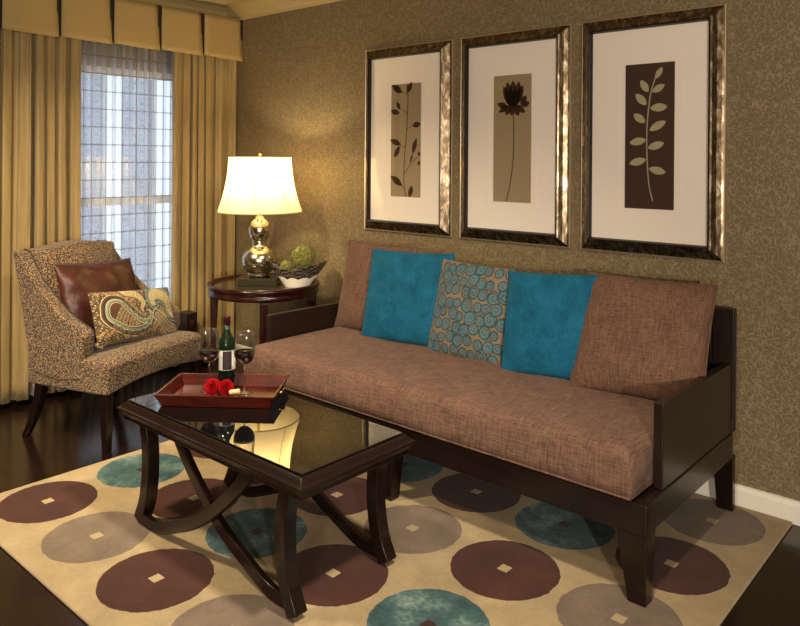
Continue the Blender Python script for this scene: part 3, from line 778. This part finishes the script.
for y0, y1 in ((0, .075), (W-.075, W)):
    s_o = obj('side_wing', side_bm(y0, y1, 0), CHF, ch, bevel=.018, seg=4)
    yy = y0+.07 if y0 == 0 else y1-.07
    pth = [(-.045, .998), (.0, .988), (.03, .942), (.10, .842), (.21, .742), (.286, .682), (.344, .649), (.393, .627), (.432, .608), (.455, .582), (.452, .50)]
    yy = y0+.074 if y0 == 0 else y1-.074
    obj('welt_cord', tube([(p[0], yy, p[1]+.002) for p in smoothpath(pth, 5)], .0045, 6), PIP, s_o, smooth=True)
bk = cbox_grid(0, 1, .076, W-.076, lambda a, b: 0, lambda a, b: 1, 12, 22)
for v_ in bk.verts:  # map: x->height param, z->thickness
    hN, th, y = v_.co.x, v_.co.z, v_.co.y; b = (y-.076)/(W-.152)
    b = min(max(b, 0), 1); hN = min(max(hN, 0), 1); sb = max(0, math.sin(PI*b)); sh_ = max(0, math.sin(PI*hN)); top_ = 1.0+.022*sb**1.5; zz = .36+(top_-.36)*hN; lean = -.10*hN+.10
    thick = .10+.045*sh_**.5*sb**.5
    v_.co = Vector((lean-.025+th*thick-.02*(1-th), y, zz))
bmesh.ops.recalc_face_normals(bk, faces=bk.faces)
obj('backrest', bk, CHF, ch, bevel=.015, seg=3)
def narrow(o):   # the chair is narrower at the back than at the front
    for v_ in o.data.vertices:
        v_.co.y *= .845+.155*min(1, max(0, v_.co.x/.52))**.8
for o in [o for o in bpy.data.objects if o.type == 'MESH' and (o.parent == ch or (o.parent and o.parent.parent == ch))]: narrow(o)
def taper_leg(p0, p1, a0, a1, mid=None, n=8):
    """square section leg from top p0 to foot p1"""
    bm = bmesh.new(); rings = []
    for i in range(n+1):
        s = i/n; p = Vector(p0).lerp(Vector(p1), s)
        if mid: p += Vector(mid)*math.sin(PI*s)
        a = a0+(a1-a0)*s
        rings.append([bm.verts.new(p+Vector((sx*a/2, sy*a/2, 0))) for sx, sy in ((-1, -1), (1, -1), (1, 1), (-1, 1))])
    bm.faces.new(rings[0][::-1]); bm.faces.new(rings[-1])
    for A, D in zip(rings, rings[1:]):
        for k in range(4): bm.faces.new((A[k], A[(k+1) % 4], D[(k+1) % 4], D[k]))
    bmesh.ops.recalc_face_normals(bm, faces=bm.faces); return bm
for y in (.033, W-.033):
    obj('leg', taper_leg((.585, y, .31), (.588, y, 0), .052, .034), WOOD, ch, bevel=.003)
    y2 = .033 if y < .3 else W*.87-.033
    obj('leg', taper_leg((.135, y2, .40), (.015, y2, 0), .058, .034, mid=(.035, 0, 0)), WOOD, ch, bevel=.003)

def chair_pt(x, y, z): return org+Matrix.Rotation(CA, 3, 'Z') @ Vector((x, y, z))
LEA = NT('brown_leather'); n = LEA.noise(7, LEA.coord('Object'), 4, .6, .5); LEA.base(LEA.ramp(n, [(.3, rgb(44, 19, 12)), (.7, rgb(68, 31, 20))])); LEA.set(Roughness=.42); LEA.bump(LEA.noise(14, LEA.coord('Object'), 3, .5, .6), .35, .02); LEA = LEA.m
lp = pillow(.56, .46, .15, LEA, 'leather_pillow', seed=9, c=.055, loose=.008)
pose(lp, chair_pt(.30, .345, .485), chair_pt(.155, .36, .905), yawoff=CA+PI/2, roll=-.02); tag(lp, 'shiny brown leather pillow leaning against the armchair back', 'pillow')
def paisley_pattern(uv):
    X, Y = uv[:, 0]*.29, uv[:, 1]*.135
    cream = np.array(rgb(176, 158, 112)[:3]); olive = np.array(rgb(84, 74, 46)[:3]); navy = np.array(rgb(36, 42, 50)[:3]); sage = np.array(rgb(120, 128, 104)[:3]); rust = np.array(rgb(150, 104, 62)[:3]); brown = np.array(rgb(74, 48, 32)[:3])
    col_ = np.tile(olive, (len(uv), 1))
    mott = np.sin(X*61+3*np.sin(Y*47))*np.sin(Y*83+2*np.sin(X*39)); col_[mott > .35] = brown; col_[mott < -.55] = rust
    dots = (np.sin(X*260+2*np.sin(Y*120))*np.sin(Y*270)) > .72; col_[dots] = cream
    def shape(spine, rads):
        S = np.array(smoothpath(spine, 14)); R = np.interp(np.linspace(0, 1, len(S)), np.linspace(0, 1, len(rads)), rads)
        d = np.full(len(X), 9.); arc = np.zeros(len(X))
        for k, ((sx, sy), r_) in enumerate(zip(S, R)):
            q = np.hypot(X-sx, Y-sy)-r_; mk = q < d; d[mk] = q[mk]; arc[mk] = k
        return d, arc
    def paint(d, arc, bands, outer):
        for lo, hi, c_, dotc in bands:
            mk = (d >= lo) & (d < hi); col_[mk] = c_
            if dotc is not None:
                dm = mk & (np.sin(arc*.9)*np.cos(d*900) > .35); col_[dm] = dotc
    # left paisley: round head at left, tail sweeping right then curling up
    d, arc = shape([(-.175, .018), (-.11, -.030), (-.03, -.062), (.040, -.050), (.058, -.005), (.022, .012)], [.074, .062, .036, .022, .013, .005])
    paint(d, arc, [(.016, .020, cream, olive), (.006, .016, brown, rust), (-.005, .006, navy, sage), (-.009, -.005, cream, navy), (-.020, -.009, sage, navy), (-.024, -.020, navy, None), (-.028, -.024, cream, None), (-.09, -.028, brown, cream)], None)
    # upper middle hook in cream
    d, arc = shape([(-.075, .125), (-.012, .105), (.018, .055), (-.004, .022), (.006, .0)], [.03, .026, .016, .010, .004])
    paint(d, arc, [(.0, .005, brown, None), (-.05, 0, cream, olive)], None)
    # right paisley: cream comma with banded lower side
    d, arc = shape([(.245, -.015), (.225, .06), (.16, .095), (.10, .085), (.085, .045), (.11, .04)], [.030, .036, .032, .022, .012, .005])
    paint(d, arc, [(.024, .032, navy, None), (.014, .024, sage, navy), (.006, .014, navy, sage), (0, .006, sage, None), (-.05, 0, cream, brown)], None)
    d, arc = shape([(.10, -.02), (.15, -.06), (.20, -.10), (.27, -.11)], [.024, .026, .03, .02])
    paint(d, arc, [(.0, .006, cream, brown), (-.01, 0, navy, cream), (-.018, -.01, sage, None), (-.05, -.018, rust, brown)], None)
    return col_
pl = pillow(.60, .29, .13, vcol('paisley_tapestry', .75), 'lumbar_pillow', seed=12, n=230, c=.04, pattern=paisley_pattern, loose=.003)
pose(pl, chair_pt(.475, .385, .485), chair_pt(.375, .415, .755), yawoff=CA+PI/2, roll=.0); tag(pl, 'oblong cream and navy paisley pillow on the armchair seat', 'pillow')

# ------------------------------------------------------------------ coffee table
CTX0, CTX1, CTY0, CTY1 = 1.885, 3.040, -1.885, -1.325
ct = empty('coffee_table', ((CTX0+CTX1)/2, (CTY0+CTY1)/2, 0)); ctl = Vector(ct.location)
tag(ct, 'dark wood coffee table with black glass top and crossed curved legs on the rug', 'coffee table')
def cp_(name, bm, m, parent=ct, **k):
    bmesh.ops.translate(bm, vec=-ctl, verts=bm.verts); return obj(name, bm, m, parent, **k)
bm = bmesh.new()
def rect_ring(bm, prof):
    rings = []
    for ins, z in prof:
        rings.append([bm.verts.new(p) for p in ((CTX0+ins, CTY0+ins, z), (CTX1-ins, CTY0+ins, z), (CTX1-ins, CTY1-ins, z), (CTX0+ins, CTY1-ins, z))])
    n = len(rings)
    for i in range(n):
        A, D = rings[i], rings[(i+1) % n]
        for k in range(4): bm.faces.new((A[k], A[(k+1) % 4], D[(k+1) % 4], D[k]))
    bmesh.ops.recalc_face_normals(bm, faces=bm.faces); return bm
cp_('top_frame', rect_ring(bm, [(.0, .468), (.002, .461), (.012, .453), (.022, .440), (.022, .424), (.085, .424), (.085, .476), (.042, .494), (.032, .496), (.026, .492), (.018, .483), (.010, .474), (.003, .473)]), WOOD, bevel=.0015)
BG = NT('black_glass'); BG.base(rgb(10, 11, 10)); BG.set(Roughness=.015); BG.b.inputs['IOR'].default_value = 1.95; BG = BG.m
cp_('glass_top', B(CTX0+.034, CTX1-.034, CTY0+.034, CTY1-.034, .4965, .503), BG, bevel=.003)
for ys, (ya, yb) in enumerate(((CTY0+.036, CTY0+.088), (CTY1-.088, CTY1-.036))):
    for mir in (0, 1):
        fx_ = (lambda x: x) if not mir else (lambda x: 4.948-x)
        # leg (left one, mirrored for the right)
        c_ = [(fx_(2.030), .4235), (fx_(2.050), .33), (fx_(2.050), .22), (fx_(2.030), .11), (fx_(1.990), FZ+.0112)]
        cp_('leg', strip_solid(smoothpath(c_, 5), [.026]*21, 'y', ya, yb), WOOD, bevel=.004)
        y0, y1 = (ya+.006, yb-.012) if not mir else (ya+.012, yb-.006)
        c_ = [(fx_(2.015), FZ+.026), (fx_(2.14), .040), (fx_(2.28), .092), (fx_(2.42), .158), (fx_(2.55), .255), (fx_(2.65), .345), (fx_(2.72), .4235)]
        if not mir: cp_('curved_brace', strip_solid(smoothpath(c_, 5), [.024]*31, 'y', ya+.001, (ya+yb)/2-.0005), WOOD, bevel=.004)
        else: cp_('curved_brace', strip_solid(smoothpath(c_, 5), [.024]*31, 'y', (ya+yb)/2+.0005, yb-.001), WOOD, bevel=.004)

# ------------------------------------------------------------------ tray and what stands on it
GT = .5032
tc = [(2.088, -1.836), (2.446, -1.545), (2.286, -1.297), (1.928, -1.574)]
ctr = Vector((sum(p[0] for p in tc)/4, sum(p[1] for p in tc)/4, GT+.0005)); ta = math.atan2(.285, .357)
tw = .488; td = .312
ty = empty('serving_tray', ctr, ta); tag(ty, 'red mahogany serving tray with raised sides on the coffee table', 'tray')
obj('tray_bottom', B(-tw/2+.03, tw/2-.03, -td/2+.03, td/2-.03, 0, .008), MAHOG, ty)
def tray_wall(p0, p1, q0, q1, name='tray_side'):
    bm = bmesh.new(); nrm = Vector((0, 0, 1)).cross(Vector((p1[0]-p0[0], p1[1]-p0[1], 0))).normalized()*.009
    A = [Vector((*p0, 0)), Vector((*p1, 0)), Vector((*q1, .052)), Vector((*q0, .052))]
    V = [bm.verts.new(p) for p in A]+[bm.verts.new(p+nrm) for p in A]
    for f_ in ((0, 1, 2, 3), (4, 7, 6, 5), (0, 4, 5, 1), (1, 5, 6, 2), (2, 6, 7, 3), (3, 7, 4, 0)): bm.faces.new([V[k] for k in f_])
    bmesh.ops.recalc_face_normals(bm, faces=bm.faces); return obj(name, bm, MAHOG, ty, bevel=.002)
bc = [(-tw/2+.022, -td/2+.022), (tw/2-.022, -td/2+.022), (tw/2-.022, td/2-.022), (-tw/2+.022, td/2-.022)]
tcn = [(-tw/2, -td/2), (tw/2, -td/2), (tw/2, td/2), (-tw/2, td/2)]
for k in range(4): tray_wall(bc[k], bc[(k+1) % 4], tcn[k], tcn[(k+1) % 4])
for sx in (-1, 1):
    x = sx*(tw/2-.012+.010)
    obj('handle', tube([(x-sx*.010, -.035, .030), (x+sx*.006, -.032, .036), (x+sx*.012, 0, .042), (x+sx*.006, .032, .036), (x-sx*.010, .035, .030)], .0035, 8), BR, ty, smooth=True)['label'] = 'aged brass handle'
TT = ctr.z+.0085
CG = NT('clear_glass'); tr = CG.add('ShaderNodeBsdfTransparent'); gl = CG.add('ShaderNodeBsdfGlossy'); gl.inputs['Roughness'].default_value = .03; fr = CG.add('ShaderNodeMath', operation='MULTIPLY_ADD'); lw = CG.add('ShaderNodeLayerWeight'); lw.inputs[0].default_value = .25; CG.link(lw.outputs['Facing'], fr.inputs[0]); fr.inputs[1].default_value = .7; fr.inputs[2].default_value = .015
mx = CG.add('ShaderNodeMixShader'); CG.link(fr.outputs[0], mx.inputs[0]); CG.link(tr.outputs[0], mx.inputs[1]); CG.link(gl.outputs[0], mx.inputs[2]); CG.link(mx.outputs[0], CG.out.inputs[0]); CG = CG.m
CGS = NT('clear_glass_stem'); tr = CGS.add('ShaderNodeBsdfTransparent'); gl = CGS.add('ShaderNodeBsdfGlossy'); gl.inputs['Roughness'].default_value = .12; mx = CGS.add('ShaderNodeMixShader'); mx.inputs[0].default_value = .32
CGS.link(tr.outputs[0], mx.inputs[1]); CGS.link(gl.outputs[0], mx.inputs[2]); CGS.link(mx.outputs[0], CGS.out.inputs[0]); CGS = CGS.m
WINE = simple('red_wine', rgb(16, 2, 4), .12, 0, .3)
def wine_glass(loc, label, fill):
    e = empty('wine_glass', loc); tag(e, label, 'wine glass', 'wine glasses on the tray')
    o_ = [(.0045, .120), (.020, .125), (.037, .142), (.044, .165), (.0445, .185), (.041, .225), (.036, .258)]
    i_ = [(.0352, .258), (.0402, .225), (.0437, .185), (.0432, .166), (.0362, .1435), (.020, .1268), (0, .1235)]
    obj('glass_bowl', lathe([(0, .12)]+o_+i_, 36), CG, e, smooth=True)
    obj('stem', lathe([(0, .006), (.0055, .006), (.0035, .03), (.0033, .10), (.0045, .1195), (0, .1195)], 16), CGS, e, smooth=True)
    obj('foot', lathe([(0, 0), (.036, 0), (.036, .0015), (.01, .0045), (0, .0058)], 36), CGS, e, smooth=True)
    pr = [(0, .1243), (.0195, .1275), (.0357, .1445), (.0427, .167)]
    pr = [p for p in pr if p[1] < fill]+[(.0430, fill), (0, fill)]
    obj('rim', tube([(.0356*math.cos(2*PI*k/36), .0356*math.sin(2*PI*k/36), .258) for k in range(36)], .0008, 6, closed=True), CGS, e, smooth=True)
    obj('wine', lathe(pr, 36), WINE, e, smooth=True)
    return e
wine_glass((2.235, -1.497, TT), 'wine glass with red wine on the sofa side of the tray', .180)
wine_glass((2.088, -1.572, TT), 'wine glass with red wine on the tray, in front of the bottle toward the armchair', .172)
bt = empty('wine_bottle', (2.070, -1.470, TT)); tag(bt, 'dark green wine bottle with a white label standing on the tray', 'bottle')
GB = NT('green_bottle_glass'); GB.base(rgb(14, 34, 18)); GB.set(Roughness=.05); GB.b.inputs['Transmission Weight'].default_value = .15; GB = GB.m
obj('bottle_body', lathe([(0, .004), (.030, 0), (.037, .006), (.0375, .03), (.0375, .175), (.034, .195), (.022, .215), (.0148, .235), (.014, .262), (0, .262)], 40), GB, bt, smooth=True)
obj('foil_cap', lathe([(0, .300), (.0155, .300), (.016, .296), (.016, .290), (.0152, .288), (.0155, .2625), (0, .2625)], 32), simple('burgundy_foil', rgb(60, 16, 22), .3, .3), bt, smooth=True)
bm = bmesh.new(); n = 22; a0, a1 = math.radians(-80), math.radians(80)
for k in range(n):
    A, D = a0+(a1-a0)*k/n, a0+(a1-a0)*(k+1)/n
    bm.faces.new([bm.verts.new((.0379*math.cos(q), .0379*math.sin(q), z)) for q, z in ((A, .07), (D, .07), (D, .155), (A, .155))])
bmesh.ops.remove_doubles(bm, verts=bm.verts, dist=1e-5); bmesh.ops.rotate(bm, cent=(0, 0, 0), matrix=Matrix.Rotation(math.radians(-15), 3, 'Z'), verts=bm.verts)
lb = obj('label', bm, simple('white_label_paper', rgb(226, 222, 206), .7), bt); sm = lb.modifiers.new('s', 'SOLIDIFY'); sm.thickness = .0004; sm.offset = 1
bm = bmesh.new(); a0, a1 = math.radians(-62), math.radians(-2)
for k in range(n):
    A, D = a0+(a1-a0)*k/n, a0+(a1-a0)*(k+1)/n
    bm.faces.new([bm.verts.new((.0386*math.cos(q), .0386*math.sin(q), z)) for q, z in ((A, .072), (D, .072), (D, .1535), (A, .1535))])
bmesh.ops.remove_doubles(bm, verts=bm.verts, dist=1e-5); dl = obj('label_panel', bm, simple('dark_label_print', rgb(40, 28, 26), .6), lb); dl['label'] = 'dark printed middle of the label'
sm = dl.modifiers.new('s', 'SOLIDIFY'); sm.thickness = .0003; sm.offset = 1
def rose(loc, rot, label, sc=1.0, seed=1):
    rnd = random.Random(seed); e = empty('rose_bloom', loc); e.rotation_euler = rot; tag(e, label, 'flower', 'red roses on the tray')
    e.scale = (sc, sc, sc); RED = ROSEM
    bm = bmesh.new()
    for ring, (nr, rad, hgt, op) in enumerate(((3, .010, .034, .0), (4, .017, .034, .004), (5, .025, .031, .010), (6, .033, .026, .016))):
        for k in range(nr):
            a0 = 2*PI*k/nr+ring*.7; wd = 2*PI/nr*.75; g_ = []
            for i in range(7):
                for j in range(6):
                    s, q = i/6*2-1, j/5
                    a = a0+s*wd*(.55+.45*math.sin(PI*min(1, q*.9+.1)))
                    r_ = rad*(.35+.65*q**.6)+op*q*q+.002*math.sin(5*s+k); z = hgt*q-(.006*s*s*q)-op*.35*q**3
                    g_.append(bm.verts.new((r_*math.cos(a), r_*math.sin(a), z)))
            for i in range(6):
                for j in range(5):
                    c_ = i*6+j; bm.faces.new((g_[c_], g_[c_+6], g_[c_+7], g_[c_+1]))
    o = obj('petals', bm, RED, e, smooth=True); s = o.modifiers.new('s', 'SOLIDIFY'); s.thickness = .0012
    obj('calyx', lathe([(0, -.016), (.003, -.016), (.004, -.006), (.009, 0), (.012, .006), (0, .006)], 14), simple('calyx_green', rgb(60, 84, 40), .7), e, smooth=True)
ROSEM = simple('red_petals', rgb(126, 2, 10), .7, 0, .08)
rose((2.146, -1.592, TT+.028), (math.radians(62), 0, math.radians(38)), 'red rose bloom lying on the tray nearest the left wine glass', .74, 1)
rose((2.188, -1.560, TT+.028), (math.radians(70), 0, math.radians(75)), 'red rose bloom lying on the tray beside the wine cork', .70, 2)
ck = obj('wine_cork', lathe([(0, 0), (.0105, 0), (.0115, .002), (.0115, .040), (.0105, .042), (0, .042)], 20), simple('cork', rgb(206, 176, 130), .85), smooth=True)
ck.location = (2.215, -1.556, TT+.034); ck.rotation_euler = (0, math.radians(80), math.radians(35)); ck.location.z = TT+.0125
tag(ck, 'pale cork lying on the tray right of the red roses', 'cork')
